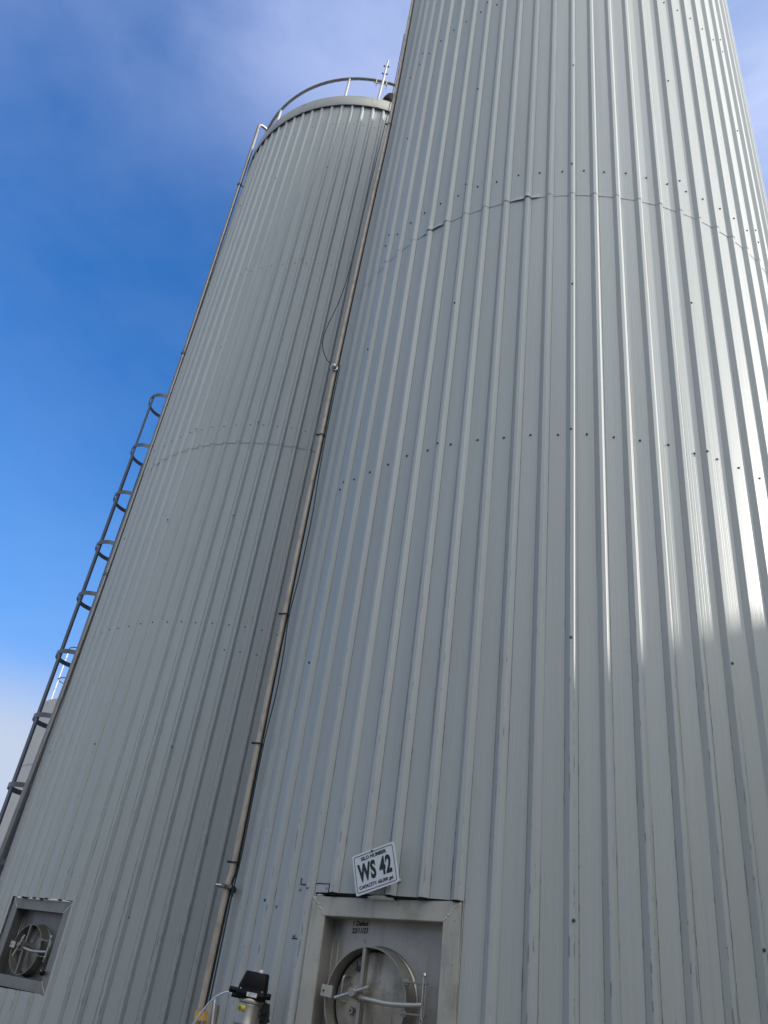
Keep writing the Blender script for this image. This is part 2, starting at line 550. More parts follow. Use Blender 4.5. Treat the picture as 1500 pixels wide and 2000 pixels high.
# ---- manway ---------------------------------------------------------------
FW, FH, FB = .79, .65, .084                 # frame width, height, border
def manway(parent, c, ang, zc, tilt, phase, handle_rot, hole_top, m_frame, m_panel, m_neck, m_door, hatch):
    D = 1.974
    Mf = frame_at(c, ang, D, zc, tilt)
    # frame: four mitred flat bars with folded edges
    bm = bmesh.new()
    ox, oy = FW / 2, FH / 2
    ix, iy = ox - FB, oy - FB
    def ring(x, y, z): return [bm.verts.new(Mf @ Vector(p)) for p in ((-x, -y, z), (x, -y, z), (x, y, z), (-x, y, z))]
    loops = [ring(ox, oy, -.045), ring(ox, oy, -.003), ring(ox - .003, oy - .003, 0), ring(ix + .003, iy + .003, .0), ring(ix, iy, -.003), ring(ix, iy, -.012)]
    for a, b in zip(loops, loops[1:]):
        for k in range(4): bm.faces.new((a[k], a[(k + 1) % 4], b[(k + 1) % 4], b[k]))
    fr = link_mesh("manway", bm, m_frame, parent)
    # mitre welds
    rnd = random.Random(3 + int(ang))
    for sx, sy in ((-1, 1), (1, 1), (-1, -1), (1, -1)):
        bm = bmesh.new()
        n = 13
        for k in range(n):
            t = (k + .5) / n
            p = Vector((sx * (ox - .006 - t * (FB - .010)), sy * (oy - .006 - t * (FB - .010)), .0005))
            p += Vector((rnd.uniform(-.003, .003), rnd.uniform(-.003, .003), 0))
            lathe(bm, [(.0001, .0016), (.004, .0012), (.0058, -.001)], 8, Mf @ Matrix.Translation(p))
        link_mesh("weld", bm, M_WELD, fr, True)
    # recess box
    DP = .092
    bm = bmesh.new()
    a = [bm.verts.new(Mf @ Vector(p)) for p in ((-ix, -iy, -.012), (ix, -iy, -.012), (ix, iy, -.012), (-ix, iy, -.012))]
    b = [bm.verts.new(Mf @ Vector(p)) for p in ((-ix, -iy, -DP), (ix, -iy, -DP), (ix, iy, -DP), (-ix, iy, -DP))]
    for k in range(4): bm.faces.new((a[k], a[(k + 1) % 4], b[(k + 1) % 4], b[k]))
    bm.faces.new(b)
    me = bpy.data.meshes.new("recess_panel"); bm.to_mesh(me); bm.free(); me.materials.append(m_panel)
    link_obj("recess_panel", me, fr)
    for xx in (-ix + .004, -ix + .036):
        bm = bmesh.new()
        tube(bm, [(xx, iy - .004, -DP + .001), (xx + .001, 0, -DP + .001), (xx, -iy + .004, -DP + .001)], .0022, 6, True, Mf)
        link_mesh("weld_seam", bm, M_WELD, fr, True)
    # neck ring
    HX, HY, RN = hatch                    # hatch centre in the frame's own axes
    Mh = Mf @ Matrix.Translation((HX, HY, 0))
    bm = bmesh.new()
    lathe(bm, [(RN + .004, -DP), (RN + .003, -.006), (RN + .001, .001), (RN - .004, .001), (RN - .006, -.004), (RN - .006, -.30)], 72, Mh)
    lathe(bm, [(RN + .012, -DP + .0008), (RN + .010, -DP + .005), (RN + .004, -DP + .009)], 72, Mh)
    angle_smooth(link_mesh("neck_ring", bm, m_neck, fr), 40)
    # door: dished disc seated inside the neck
    bm = bmesh.new()
    prof = [(RN - .013, -.13), (RN - .013, -.074), (RN - .016, -.069), (RN - .030, -.068), (RN - .045, -.071), (.10, -.060), (.05, -.051), (.0005, -.048)]
    lathe(bm, prof, 72, Mh)
    dr = angle_smooth(link_mesh("hatch_door", bm, m_door, fr), 40)
    bm = bmesh.new()
    lathe(bm, [(RN - .0135, -.082), (RN - .0130, -.071), (RN - .0075, -.071), (RN - .0075, -.082)], 72, Mh)
    link_mesh("door_gasket", bm, M_RUBBER, fr)
    # strongback bar, upright across the mouth
    bm = bmesh.new()
    box(bm, (.017, 2 * RN - .016, .034), Mh @ Matrix.Translation((-.024, 0, -.0145)), .0015)
    link_mesh("strongback", bm, m_neck, fr)
    # hub with tee handle
    bm = bmesh.new()
    Mq = Mh @ Matrix.Translation((-.034, .024, 0))
    lathe(bm, [(.029, -.058), (.029, .004), (.026, .006), (.025, .030), (.020, .032), (.020, .052), (.017, .056), (.0001, .056)], 20, Mq)
    lathe(bm, [(.029, .004), (.033, .004), (.033, .012), (.026, .012)], 20, Mq)
    angle_smooth(link_mesh("hub", bm, m_neck, fr), 40)
    bm = bmesh.new()
    Mt = Mq @ Matrix.Translation((0, 0, .043)) @ Matrix.Rotation(R_(handle_rot), 4, 'Z')
    tube(bm, [(-.092, 0, .004), (-.02, 0, 0), (.02, 0, 0), (.07, 0, -.002)], .0072, 10, True, Mt)
    lathe(bm, [(.0001, .010), (.006, .0085), (.0088, .003), (.0088, -.003), (.006, -.0085), (.0001, -.010)], 10, Mt @ Matrix.Translation((.072, 0, -.002)))
    angle_smooth(link_mesh("tee_handle", bm, M_BRIGHT, fr), 40)
    # curved hinge arm
    bm = bmesh.new()
    tube(bm, spline([(-.014, .010, .020), (.05, .003, .027), (.12, -.004, .026), (.20, -.003, .018), (.290, .004, .010)], 5), .0098, 12, True, Mh)
    angle_smooth(link_mesh("hinge_arm", bm, M_BRIGHT, fr), 40)
    # hinge bracket lugs and pin
    for y in (.082, -.032):
        bm = bmesh.new()
        box(bm, (.112, .007, .020), Mh @ Matrix.Translation((RN + .040, y, .004)) @ Matrix.Rotation(R_(6), 4, 'Y'), .001)
        box(bm, (.030, .024, .008), Mh @ Matrix.Translation((RN - .004, y, .002)), .001)
        link_mesh("hinge_bracket", bm, m_neck, fr)
    bm = bmesh.new()
    Mp = Mh @ Matrix.Translation((.292, .046, .010))
    tube(bm, [(0, .062, 0), (0, -.088, 0)], .0066, 10, True, Mp)
    lathe(bm, [(.0001, .012), (.006, .009), (.0095, 0), (.006, -.008), (.0001, -.01)], 10, Mp @ Matrix.Translation((0, .066, 0)) @ Matrix.Rotation(-PI / 2, 4, 'X'))
    tube(bm, [(.010, .045, .004), (.011, -.06, .004), (.010, -.085, .003)], .003, 6, True, Mp)
    ringp = [(.006 * math.sin(t) , -.100 + .013 * math.cos(t), .004) for t in [2 * PI * k / 12 for k in range(13)]]
    tube(bm, ringp, .0024, 6, False, Mp)
    angle_smooth(link_mesh("hinge_pin", bm, M_BRIGHT, fr), 40)
    # latch tab on the opposite side
    bm = bmesh.new()
    box(bm, (.058, .046, .008), Mh @ Matrix.Translation((-RN + .010, .020, .006)) @ Matrix.Rotation(R_(-4), 4, 'Z'), .0015)
    box(bm, (.008, .046, .05), Mh @ Matrix.Translation((-RN - .014, .020, -.018)), .001)
    lt = link_mesh("latch", bm, M_FRAME, fr)
    bm = bmesh.new()
    lathe(bm, [(.0001, .004), (.004, .0035), (.0045, 0)], 10, Mh @ Matrix.Translation((-RN - .004, .020, .0105)))
    link_mesh("rivet", bm, M_RUBBER, fr)
    # pull handle on the door
    bm = bmesh.new()
    tube(bm, fillet([(-.134, .088, -.070), (-.144, .088, -.038), (-.147, -.012, -.034), (-.138, -.014, -.070)], .014, 5), .0052, 10, True, Mh)
    angle_smooth(link_mesh("pull_handle", bm, M_BRIGHT, fr), 40)
    # plug boss and small wing screw on the door
    bm = bmesh.new()
    Mb = Mh @ Matrix.Translation((-.091, -.043, 0))
    lathe(bm, [(.020, -.072), (.020, -.058), (.015, -.056), (.014, -.044), (.012, -.042), (.006, -.042), (.0055, -.048), (.0001, -.048)], 18, Mb)
    angle_smooth(link_mesh("plug", bm, m_neck, fr), 40)
    bm = bmesh.new()
    Mw = Mh @ Matrix.Translation((-.088, .120, 0))
    lathe(bm, [(.011, -.071), (.011, -.060), (.005, -.058), (.005, -.045), (.0001, -.044)], 12, Mw)
    tube(bm, [(0, -.004, -.052), (.002, .034, -.046)], .0034, 8, True, Mw)
    tube(bm, [(-.014, -.004, -.055), (.014, -.004, -.055)], .0034, 8, True, Mw)
    angle_smooth(link_mesh("wing_screw", bm, M_CAGE, fr), 40)
    # rubber seal stuffed between the cladding and the top bar
    half = math.degrees(math.asin(FW / 2 / RAD))
    cols = [q for q in columns(phase, (ang - half, ang + half)) if ang - half - 1e-6 <= q[0] <= ang + half + 1e-6]
    bm = bmesh.new()
    prev = None
    for a, h in cols:
        zt = hole_top - .0005
        p = [on(c, a, RAD + h - .002, zt), on(c, a, RAD + max(h - .012, -.012), zt - .008), on(c, a, RAD - .07, zt - .012), on(c, a, RAD - .07, zt + .004)]
        q = [bm.verts.new(x) for x in p]
        if prev:
            for k in range(3): bm.faces.new((prev[k], q[k], q[k + 1], prev[k + 1]))
        prev = q
    link_mesh("seal", bm, M_RUBBER, fr)
    return fr, Mf, Mh

def foam(parent, c, spans, zt):
    for a0, a1, hgt in spans:
        bm = bmesh.new(); prev = None; n = 14
        for k in range(n + 1):
            t = k / n; a = a0 + (a1 - a0) * t
            e = hgt * (math.sin(PI * t) ** .7) + .001
            q = [bm.verts.new(on(c, a, RAD - .022, zt - .017)), bm.verts.new(on(c, a, RAD + .004, zt - .013)), bm.verts.new(on(c, a, RAD + .005, zt - .013 + e)), bm.verts.new(on(c, a, RAD - .022, zt - .012 + e))]
            if prev:
                for j in range(3): bm.faces.new((prev[j], q[j], q[j + 1], prev[j + 1]))
            prev = q
        link_mesh("foam_strip", bm, M_FOAM, parent, True)

def silo(c, phase, label, mat, seam, man, gaps, seed, group="ribbed steel silos"):
    s = empty("silo", (c[0], c[1], 0), label, "silo", group)
    ang, zc, tilt, hrot = man
    half = math.degrees(math.asin((FW / 2 - .002) / RAD))
    hole = (ang - half, ang + half, zc - FH / 2 - .004, zc + FH / 2 + .010)
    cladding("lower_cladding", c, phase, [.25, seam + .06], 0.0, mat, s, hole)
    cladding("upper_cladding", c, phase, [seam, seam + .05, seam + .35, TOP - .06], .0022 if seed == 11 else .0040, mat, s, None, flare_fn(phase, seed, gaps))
    bm = bmesh.new()
    lathe(bm, [(RAD - .07, 0), (RAD - .07, .30)], 64, Matrix.Translation((c[0], c[1], 0)))
    link_mesh("plinth", bm, M_GROUND, s)
    # inner shell closes the silo behind the sheets
    return s, hole

def screw_row(a0, a1, z, phase, skip=()):
    out = []
    k = math.ceil((a0 - phase) / PIT - .5)
    while True:
        a = phase + (k + .5) * PIT
        if a > a1: break
        if a >= a0 and k not in skip: out.append((a + random.uniform(-.25, .25), z + random.uniform(-.012, .012)))
        k += 1
    return out

# --- right hand silo (the one with the number plate)
PH1 = -10.9
silo1, hole1 = silo(C1, PH1, "near right ribbed grey silo carrying the WS 42 sign, its top cut off", M_CLAD, SEAM1, (-35.3, .150 + H, 1.0, 22), [(-21.5, .011, 2.2), (-18.6, .006, 1.0), (-41.2, .012, 1.9), (-44.5, .005, .8)], 11)
man1, Mf1, Mh1 = manway(silo1, C1, -35.3, .150 + H, 1.0, PH1, 18, hole1[3], M_FRAME, M_PANEL, M_NECK, M_DOOR, (-.045, -.078, .206))
foam(silo1, C1, [(-37.4, -33.5, .010), (-46.4, -45.2, .004)], hole1[3])
text_mesh("handwriting", "1 Defect\n22/11/23", .030, M_MARKER, man1, Mf1 @ Matrix.Translation((-.166, .212, -.0912)) @ Matrix.Rotation(R_(3), 4, 'Z'), .0003, .82, 'CENTER', .2, .0009)
rows1 = []
rows1 += screw_row(-62, 40, 5.57 + H, PH1)
rows1 += screw_row(-62, 30, 3.03 + H, PH1)
rows1 += screw_row(-66, 46, 8.42 + H, PH1)
for k in (-10, -5, 0, 5, 10):
    for z in (.45, 1.73, 3.05, 4.29, 5.62, 6.98, 8.5, 9.85):
        if k == -5 and z < 2: continue
        if k == 10 and z < 3.5: continue
        rows1.append((PH1 + k * PIT * 1.005 + random.uniform(-.3, .3), z + H + random.uniform(-.01, .01)))
screws(C1, silo1, rows1, PH1)

# repair patch and loose bolts near the manway
bm = bmesh.new()
Mx = frame_at(C1, -45.45, RAD + .004, .503 + H)
box(bm, (.086, .036, .0030), Mx, .0008)
patch = link_mesh("patch_plate", bm, M_CLAD, silo1)
bm = bmesh.new()
poly = [(-.046, .020), (-.02, .022), (.01, .019), (.046, .020), (.046, -.020)]
tube(bm, [(x, y, .001) for x, y in poly], .0026, 6, True, Mx)
link_mesh("sealant", bm, M_RUBBER, patch)
Mx = frame_at(C1, -49.45, RAD + .002, .520 + H)
bm = bmesh.new()
tube(bm, [(-.026, .030, .0), (-.026, .002, 0), (.0, .0, 0), (.026, -.001, .001)], .0026, 6, True, Mx)
link_mesh("cut_line", bm, M_RUBBER, silo1)
bm = bmesh.new()
Mx = frame_at(C1, -49.3, RAD + .001, .283 + H)
tube(bm, [(-.030, .001, 0), (.028, -.001, 0)], .0024, 6, True, Mx)
link_mesh("cut_line", bm, M_RUBBER, silo1)
def bolt(a, z, r=.010, h=None):
    bm = bmesh.new()
    k = (a - PH1) / PIT; d = abs(k - round(k))
    lathe(bm, [(.0001, r * .75), (r * .6, r * .62), (r, r * .1), (r, -.006)], 12, frame_at(C1, a, RAD + (.0265 if d < .17 else .001), z))
    link_mesh("bolt_head", bm, M_BOLT, silo1, True)
for a, z in ((-50.1, .500 + H), (-47.75, .505 + H), (-44.6, .503 + H), (-49.8, .297 + H), (-32.9, .547 + H), (-55.2, .425 + H)): bolt(a, z)

def roof_and_rim(s, c):
    bm = bmesh.new()
    lathe(bm, [(RAD + .034, TOP - .236), (RAD + .044, TOP - .236), (RAD + .048, TOP - .226), (RAD + .048, TOP - .004), (RAD + .044, TOP + .002), (RAD - .01, TOP + .003)], 156, Matrix.Translation((c[0], c[1], 0)))
    rim = angle_smooth(link_mesh("rim_band", bm, M_RIM, s), 40)
    bm = bmesh.new()
    lathe(bm, [(RAD - .01, TOP + .001), (1.2, TOP + .10), (.4, TOP + .17), (.001, TOP + .18)], 78, Matrix.Translation((c[0], c[1], 0)))
    lathe(bm, [(RAD - .03, TOP - .3), (RAD - .03, TOP - .01)], 78, Matrix.Translation((c[0], c[1], 0)))
    angle_smooth(link_mesh("roof", bm, M_RIM, s), 40)
    for a in (-30.0, 4.6, 60.0):             # lap joints of the rim
        bm = bmesh.new()
        box(bm, (.05, .228, .003), frame_at(c, a, RAD + .0495, TOP - .117))
        link_mesh("lap_joint", bm, M_RIM, rim)
    bm = bmesh.new()
    RR, ZR = 1.955, TOP + .64
    tube(bm, [(c[0] + RR * math.sin(t), c[1] - RR * math.cos(t), ZR) for t in [2 * PI * k / 96 for k in range(97)]], .0245, 10, False)
    rail = angle_smooth(link_mesh("guard_rail", bm, M_CIP, s), 60)
    for k in range(9):
        a = -11.6 + k * 40
        bm = bmesh.new()
        tube(bm, [on(c, a, RR, TOP), on(c, a, RR, ZR)], .0215, 10)
        angle_smooth(link_mesh("post", bm, M_BRIGHT, rail), 60)
    return rim, rail

roof_and_rim(silo1, C1)

# --- left hand silo
PH2 = 2.85
silo2, hole2 = silo(C2, PH2, "farther left ribbed grey silo with its rounded top and guard rail in view", M_CLAD2, SEAM2, (-36.6, .183 + H, -1.0, 65), [(-50, .004, 3)], 5)
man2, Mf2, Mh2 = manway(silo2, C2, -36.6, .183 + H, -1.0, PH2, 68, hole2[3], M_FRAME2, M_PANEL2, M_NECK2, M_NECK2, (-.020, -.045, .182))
foam(silo2, C2, [(-47.5, -44.5, .013), (-41.5, -36.8, .012), (-35.5, -25.9, .013)], hole2[3])
rows2 = screw_row(-60, 12, 5.48 + H, PH2) + screw_row(-55, 12, 3.02 + H, PH2) + screw_row(-45, 10, 11.34 + H, PH2) + screw_row(-40, 5, 8.2 + H, PH2)
rows2 += [(-3.5, 2.77 + H), (.8, 2.77 + H), (5.4, 2.77 + H), (9.8, 6.35 + H), (9.9, 6.07 + H), (12.4, 6.8 + H)]
for a in (-57.0, -33.6, -10.4):
    for z in (.45, 1.81, 4.25, 5.5, 6.8, 8.24, 10.22):
        if a == -33.6 and z < 1: continue
        rows2.append((a + random.uniform(-.3, .3), z + H))
screws(C2, silo2, rows2, PH2)
rim2, rail2 = roof_and_rim(silo2, C2)
bm = bmesh.new()
tube(bm, [Mf2 @ Vector((.20, -.150, -.06)), Mf2 @ Vector((.26, -.170, .0)), Mf2 @ Vector((.30, -.182, .015))], .006, 8)
lev = link_mesh("drain_lever", bm, M_BRIGHT, man2)
bm = bmesh.new()
lathe(bm, [(.0001, .022), (.013, .018), (.019, .004), (.017, -.010), (.0001, -.020)], 12, Mf2 @ Matrix.Translation((.312, -.186, .018)))
angle_smooth(link_mesh("lever_knob", bm, M_BLACK, man2), 60)
# vent and mast on the roof edge of the left silo
bm = bmesh.new()
base = on(C2, 3.9, 1.985, TOP)
tube(bm, [base, base + Vector((.012, 0, .72)), base + Vector((.015, 0, 1.02)), base + Vector((.02, 0, 1.21))], [.022, .021, .019, .016], 10)
mast = angle_smooth(link_mesh("vent_mast", bm, M_BRIGHT, silo2), 60)
bm = bmesh.new()
for dz in (.80, 1.02):
    for dx in (-.032, .036):
        lathe(bm, [(.0001, .014), (.014, .008), (.014, -.008), (.0001, -.014)], 8, Matrix.Translation(base + Vector((dx + .01, -.01, dz))) @ Matrix.Rotation(PI / 2, 4, 'X'))
link_mesh("fitting", bm, M_RUBBER, mast)
bm = bmesh.new()
for da in (-2.6, 2.2):
    p = on(C2, 3.9 + da, 1.955, TOP + .64)
    tube(bm, [p + Vector((0, -.03, -.13)), p + Vector((0, -.032, .02)), p + Vector((0, 0, .034)), p + Vector((0, .03, 0)), p + Vector((0, .03, -.13))], .007, 6)
p0, p1 = on(C2, .2, 1.985, TOP + .52), on(C2, 6.4, 1.985, TOP + .52)
tube(bm, [p0, p1], .009, 6)
link_mesh("clamp", bm, M_BRIGHT, mast)
bm = bmesh.new()
vb = on(C2, 7.6, 1.80, TOP)
lathe(bm, [(.085, 0), (.085, .30), (.09, .31)], 24, Matrix.Translation(vb))
vent = angle_smooth(link_mesh("vent", bm, M_PIPE, silo2), 50)
bm = bmesh.new()
lathe(bm, [(.10, .27), (.118, .30), (.112, .40), (.09, .50), (.04, .56), (.001, .57)], 24, Matrix.Translation(vb) @ Matrix.Rotation(R_(8), 4, 'Y'))
angle_smooth(link_mesh("vent_hood", bm, M_BLACK, vent), 50)

# ------------------------------------------------------------------ riser pipe clamped to the right silo, beside the gap
PX, PY = -.54, 4.86
perp = Vector((4.86, .54, 0)).normalized()          # sideways as seen from the yard
def pp(z, off=0.0, out=0.0):
    return Vector((PX, PY, z + H)) + perp * off + Vector((-.11, -.994, 0)) * out
bow = [(-1.62, -.004), (-.10, -.006), (.5, -.002), (.64, .008), (1.30, .002), (2.16, -.004), (3.64, -.010), (4.4, -.013), (6.2, -.004), (7.7, .008), (9.6, -.012), (11.3, -.035), (12.4, -.05)]
def bow_at(z):
    for (a, x), (b, y) in zip(bow, bow[1:]):
        if a <= z <= b: return x + (y - x) * (z - a) / (b - a)
    return bow[-1][1]
rp = empty("riser_pipe", (PX, PY, 0), "long dirty tan steel pipe running up the gap between the two silos", "pipe")
bm = bmesh.new()
tube(bm, spline([pp(z, o - .002) for z, o in bow], 4), .0160, 14)
angle_smooth(link_mesh("pipe", bm, M_PIPE, rp), 60)
bm = bmesh.new()  # added black tube standing in for the pipe's shaded right side
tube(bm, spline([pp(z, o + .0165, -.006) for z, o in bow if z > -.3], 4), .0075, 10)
angle_smooth(link_mesh("shade_tube", bm, M_RUBBER, rp), 60)
for z in (.640, 1.303, 2.156, 3.645, 7.68):          # ties
    bm = bmesh.new()
    lathe(bm, [(.0215, -.004), (.0245, -.0035), (.0245, .0035), (.0215, .004)], 16, Matrix.Translation(pp(z, bow_at(z) + .003)), True)
    box(bm, (.022, .012, .010), Matrix.Translation(pp(z, bow_at(z) - .030)))
    link_mesh("tie", bm, M_RUBBER, rp)
bm = bmesh.new()
z = .515
q = pp(z, bow_at(z))
lathe(bm, [(.022, -.010), (.027, -.009), (.027, .009), (.022, .010)], 18, Matrix.Translation(q), True)
box(bm, (.028, .020, .016), Matrix.Translation(pp(z, bow_at(z) - .038)))
clamp = link_mesh("pipe_clamp", bm, M_CAGE, rp)
bm = bmesh.new()
tube(bm, [pp(z, bow_at(z) - .064, .012), pp(z, bow_at(z) - .030, .012)], .008, 8)
tube(bm, [pp(z, -.018, .030), pp(z, -.018, .045)], .010, 8); tube(bm, [pp(z, .020, .030), pp(z, .020, .045)], .010, 8)
link_mesh("clamp_bolt", bm, M_CIP, clamp)
bm = bmesh.new()
wallp = on(C1, -73.5, RAD + .006, z + H)
q2 = q + perp * .030
tube(bm, [q2, q2.lerp(wallp, .8), wallp], [.013, .015, .026], 12)
angle_smooth(link_mesh("standoff", bm, M_RUBBER, clamp), 50)
bm = bmesh.new()                                     # inspection eye where the cable leaves the pipe
z = 4.31
lathe(bm, [(.0001, .020), (.018, .018), (.024, .010), (.024, -.012), (.031, -.014), (.031, -.022)], 16,
      Matrix.Translation(pp(z, bow_at(z) - .006, .040)) @ Matrix.Rotation(R_(84), 4, 'X'))
angle_smooth(link_mesh("cable_gland", bm, M_BRIGHT, rp), 50)

# green cable looping out beside the pipe
cab = []
for z, o, w in ((9.4, -.020, .02), (8.2, -.022, .03), (7.0, -.040, .03), (6.1, -.048, .03), (5.35, -.060, .03), (5.02, -.085, .03), (4.74, -.124, .04), (4.58, -.136, .05), (4.46, -.120, .05), (4.36, -.075, .05), (4.32, -.035, .05)):
    cab.append(pp(z, bow_at(z) + o + .0, w))
bm = bmesh.new(); tube(bm, spline(cab, 6), .0040, 8)
tag(link_mesh("cable", bm, M_CABLE, None, True), "thin green cable looping out left from the fitting on the tan pipe", "cable", "green cables on the riser pipe")
cab = []
for z, o, w in ((-.03, .036, .01), (.2, .035, .01), (.47, .034, .012), (.7, .033, .012), (1.28, .033, .012), (1.62, .047, .012), (1.9, .044, .012), (2.14, .032, .012), (2.45, .046, .012), (2.9, .052, .012), (3.3, .040, .012), (3.62, .034, .012), (4.36, .034, .012)):
    cab.append(pp(z, bow_at(z) + o, w))
bm = bmesh.new(); tube(bm, spline(cab, 6), .0042, 8)
tag(link_mesh("cable", bm, M_CABLE, None, True), "thin dark green cable strapped along the right side of the tan pipe", "cable", "green cables on the riser pipe")

# sleeve with orange tape at the foot of the pipe
sv = empty("pipe_sleeve", pp(-1.6, .06), "short beige pipe with a band of orange tape at the bottom of the photo", "pipe")
bm = bmesh.new()
tube(bm, [pp(-1.6, .055, .03), pp(-.028, .055, .03)], .033, 16)
angle_smooth(link_mesh("pipe", bm, M_PIPE, sv), 50)
bm = bmesh.new()
lathe(bm, [(.0335, -.020), (.0348, -.020), (.0348, .020), (.0335, .020)], 18, Matrix.Translation(pp(-.085, .012, .040)) , True)
link_mesh("tape", bm, M_ORANGE, sv)
bm = bmesh.new()
box(bm, (.036, .05, 1.56), Matrix.Translation(pp(-.82, .112, .0)), .004)
link_mesh("channel", bm, M_RUBBER, sv)

# ------------------------------------------------------------------ number plate
SA = -35.75
Ms = frame_at(C1, SA, RAD + .058, .584 + H) @ Matrix.Rotation(R_(17.2), 4, 'Z') @ Matrix.Rotation(R_(-3), 4, 'Y')
SW, SH = .236, .178
sg = empty("number_sign", (Ms @ Vector((0, 0, 0))), "white tilted plate lettered SILO NUMBER WS 42 above the right manway", "sign")
def rounded(w, h, r, n=5):
    out = []
    for cx, cy, a0 in ((w / 2 - r, h / 2 - r, 0), (-w / 2 + r, h / 2 - r, 90), (-w / 2 + r, -h / 2 + r, 180), (w / 2 - r, -h / 2 + r, 270)):
        for k in range(n + 1):
            a = R_(a0 + 90 * k / n); out.append((cx + r * math.cos(a), cy + r * math.sin(a)))
    return out
bm = bmesh.new()
P = rounded(SW, SH, .008)
f1 = [bm.verts.new(Ms @ Vector((x, y, 0))) for x, y in P]; f2 = [bm.verts.new(Ms @ Vector((x, y, -.003))) for x, y in P]
bm.faces.new(f1); bm.faces.new(f2[::-1])
for k in range(len(P)): bm.faces.new((f1[k], f1[(k + 1) % len(P)], f2[(k + 1) % len(P)], f2[k]))
link_mesh("plate", bm, M_SIGN, sg)
bm = bmesh.new()
Pa, Pb = rounded(SW - .018, SH - .018, .010), rounded(SW - .024, SH - .024, .008)
va = [bm.verts.new(Ms @ Vector((x, y, .0007))) for x, y in Pa]; vb_ = [bm.verts.new(Ms @ Vector((x, y, .0007))) for x, y in Pb]
for k in range(len(Pa)): bm.faces.new((va[k], va[(k + 1) % len(Pa)], vb_[(k + 1) % len(Pa)], vb_[k]))
link_mesh("border_line", bm, M_INK, sg)
text_mesh("title_lettering", "SILO NUMBER", .0225, M_INK, sg, Ms @ Matrix.Translation((0, .0605, .0012)), .0004, 1.0, 'CENTER', 0, .0005)
text_mesh("number_lettering", "WS 42", .104, M_INK, sg, Ms @ Matrix.Translation((0, -.002, .0012)), .0004, .60, 'CENTER', 0, .0040, 1.07)
text_mesh("capacity_lettering", "CAPACITY: 60,000 gal.", .0205, M_INK, sg, Ms @ Matrix.Translation((0, -.060, .0012)), .0004, .98, 'CENTER', 0, .0004)
bm = bmesh.new()
lathe(bm, [(.0001, .007), (.004, .006), (.006, .001), (.006, -.045)], 12, Ms @ Matrix.Translation((-.004, .081, 0)))
link_mesh("screw", bm, M_SCREW, sg, True)

# ------------------------------------------------------------------ valve with black actuator head
VA = -45.0
Mv = frame_at(C1, VA, 2.16, H)                    # X right, Y up, Z outward; origin on the plane I measured the photo in
av = empty("actuated_valve", Mv @ Vector((-.2, -1.6, 0)), "upright steel sampling valve with a black plastic control head at the silo's foot", "valve")
Mv = Mv @ Matrix.Rotation(R_(-4), 4, 'Z')
vc = Vector((-.2, 0, 0))
Mc = Mv @ Matrix.Translation((-.203, -.004, 0)) @ Matrix.Rotation(-PI / 2, 4, 'X') @ Matrix.Rotation(R_(44), 4, 'Z') @ Matrix.Scale(.88, 4)     # local Z up, X right
bm = bmesh.new()
lathe(bm, [(.0001, -.7), (.058, -.7), (.058, -.105), (.0595, -.103), (.0595, -.100), (.058, -.098), (.058, -.020), (.056, -.014), (.0001, -.014)], 36, Mc)
angle_smooth(link_mesh("cylinder", bm, M_NECK, av), 40)
bm = bmesh.new()
lathe(bm, [(.040, -.016), (.058, -.010), (.061, -.004), (.061, .004), (.056, .010), (.03, .012)], 30, Mc)
angle_smooth(link_mesh("collar", bm, M_FRAME, av), 40)
bm = bmesh.new()
# tapered head: wide at the bottom, narrower at the top
lv = [(.004, .072, .055), (.022, .078, .058), (.030, .079, .058), (.034, .074, .056), (.060, .073, .055), (.118, .060, .047), (.126, .056, .044)]
prevr = None
for zz, hx, hy in lv:
    ringv = []
    for x, y in rounded(2 * hx, 2 * hy, .022, 4):
        ringv.append(bm.verts.new(Mc @ Vector((x + (.006 if zz > .1 else 0), y, zz))))
    if prevr:
        for k in range(len(ringv)): bm.faces.new((prevr[k], prevr[(k + 1) % len(ringv)], ringv[(k + 1) % len(ringv)], ringv[k]))
    else: bm.faces.new(ringv[::-1])
    prevr = ringv
bm.faces.new(prevr)
# lugs left and right
tube(bm, [(-.06, -.01, .030), (-.118, -.01, .031)], .0125, 12, True, Mc)
tube(bm, [(.06, -.01, .030), (.098, -.01, .030)], .0125, 12, True, Mc)
tube(bm, [(-.05, -.03, .008), (-.098, -.03, .009)], .0085, 10, True, Mc)
head = angle_smooth(link_mesh("control_head", bm, M_BLACK, av), 35)
bm = bmesh.new()
lathe(bm, [(.011, .124), (.011, .134), (.008, .139), (.0001, .141)], 14, Mc @ Matrix.Translation((.022, -.004, 0)))
link_mesh("indicator_dome", bm, M_LABEL, head, True)
bm = bmesh.new()
box(bm, (.052, .0008, .019), Mc @ Matrix.Translation((.004, -.0588, .0265)))
lab = link_mesh("label_sticker", bm, M_LABEL, head)
bm = bmesh.new()
for dx, dz, w in ((-.012, -.005, .012), (.014, .004, .008), (-.004, .004, .018)):
    box(bm, (w, .0006, .0022), Mc @ Matrix.Translation((.004 + dx, -.0595, .0265 + dz)))
link_mesh("print", bm, M_PRINT, head)
bm = bmesh.new()
for x in (-.058, .052):
    lathe(bm, [(.0001, .002), (.004, .0015), (.0045, 0)], 10, Mc @ Matrix.Translation((x, -.056, .046)) @ Matrix.Rotation(PI / 2, 4, 'X'))
link_mesh("head_screw", bm, M_BOLT, head)
bm = bmesh.new()
lathe(bm, [(.0586, -.050), (.0592, -.050), (.0592, -.024), (.0586, -.024)], 12, Mc, True, R_(206), R_(256))
yl = link_mesh("warning_label", bm, M_YELLOW, av, True)
bm = bmesh.new()
lathe(bm, [(.0594, -.042), (.0597, -.042), (.0597, -.031), (.0594, -.031)], 8, Mc, True, R_(214), R_(232))
link_mesh("print", bm, M_PRINT, av)
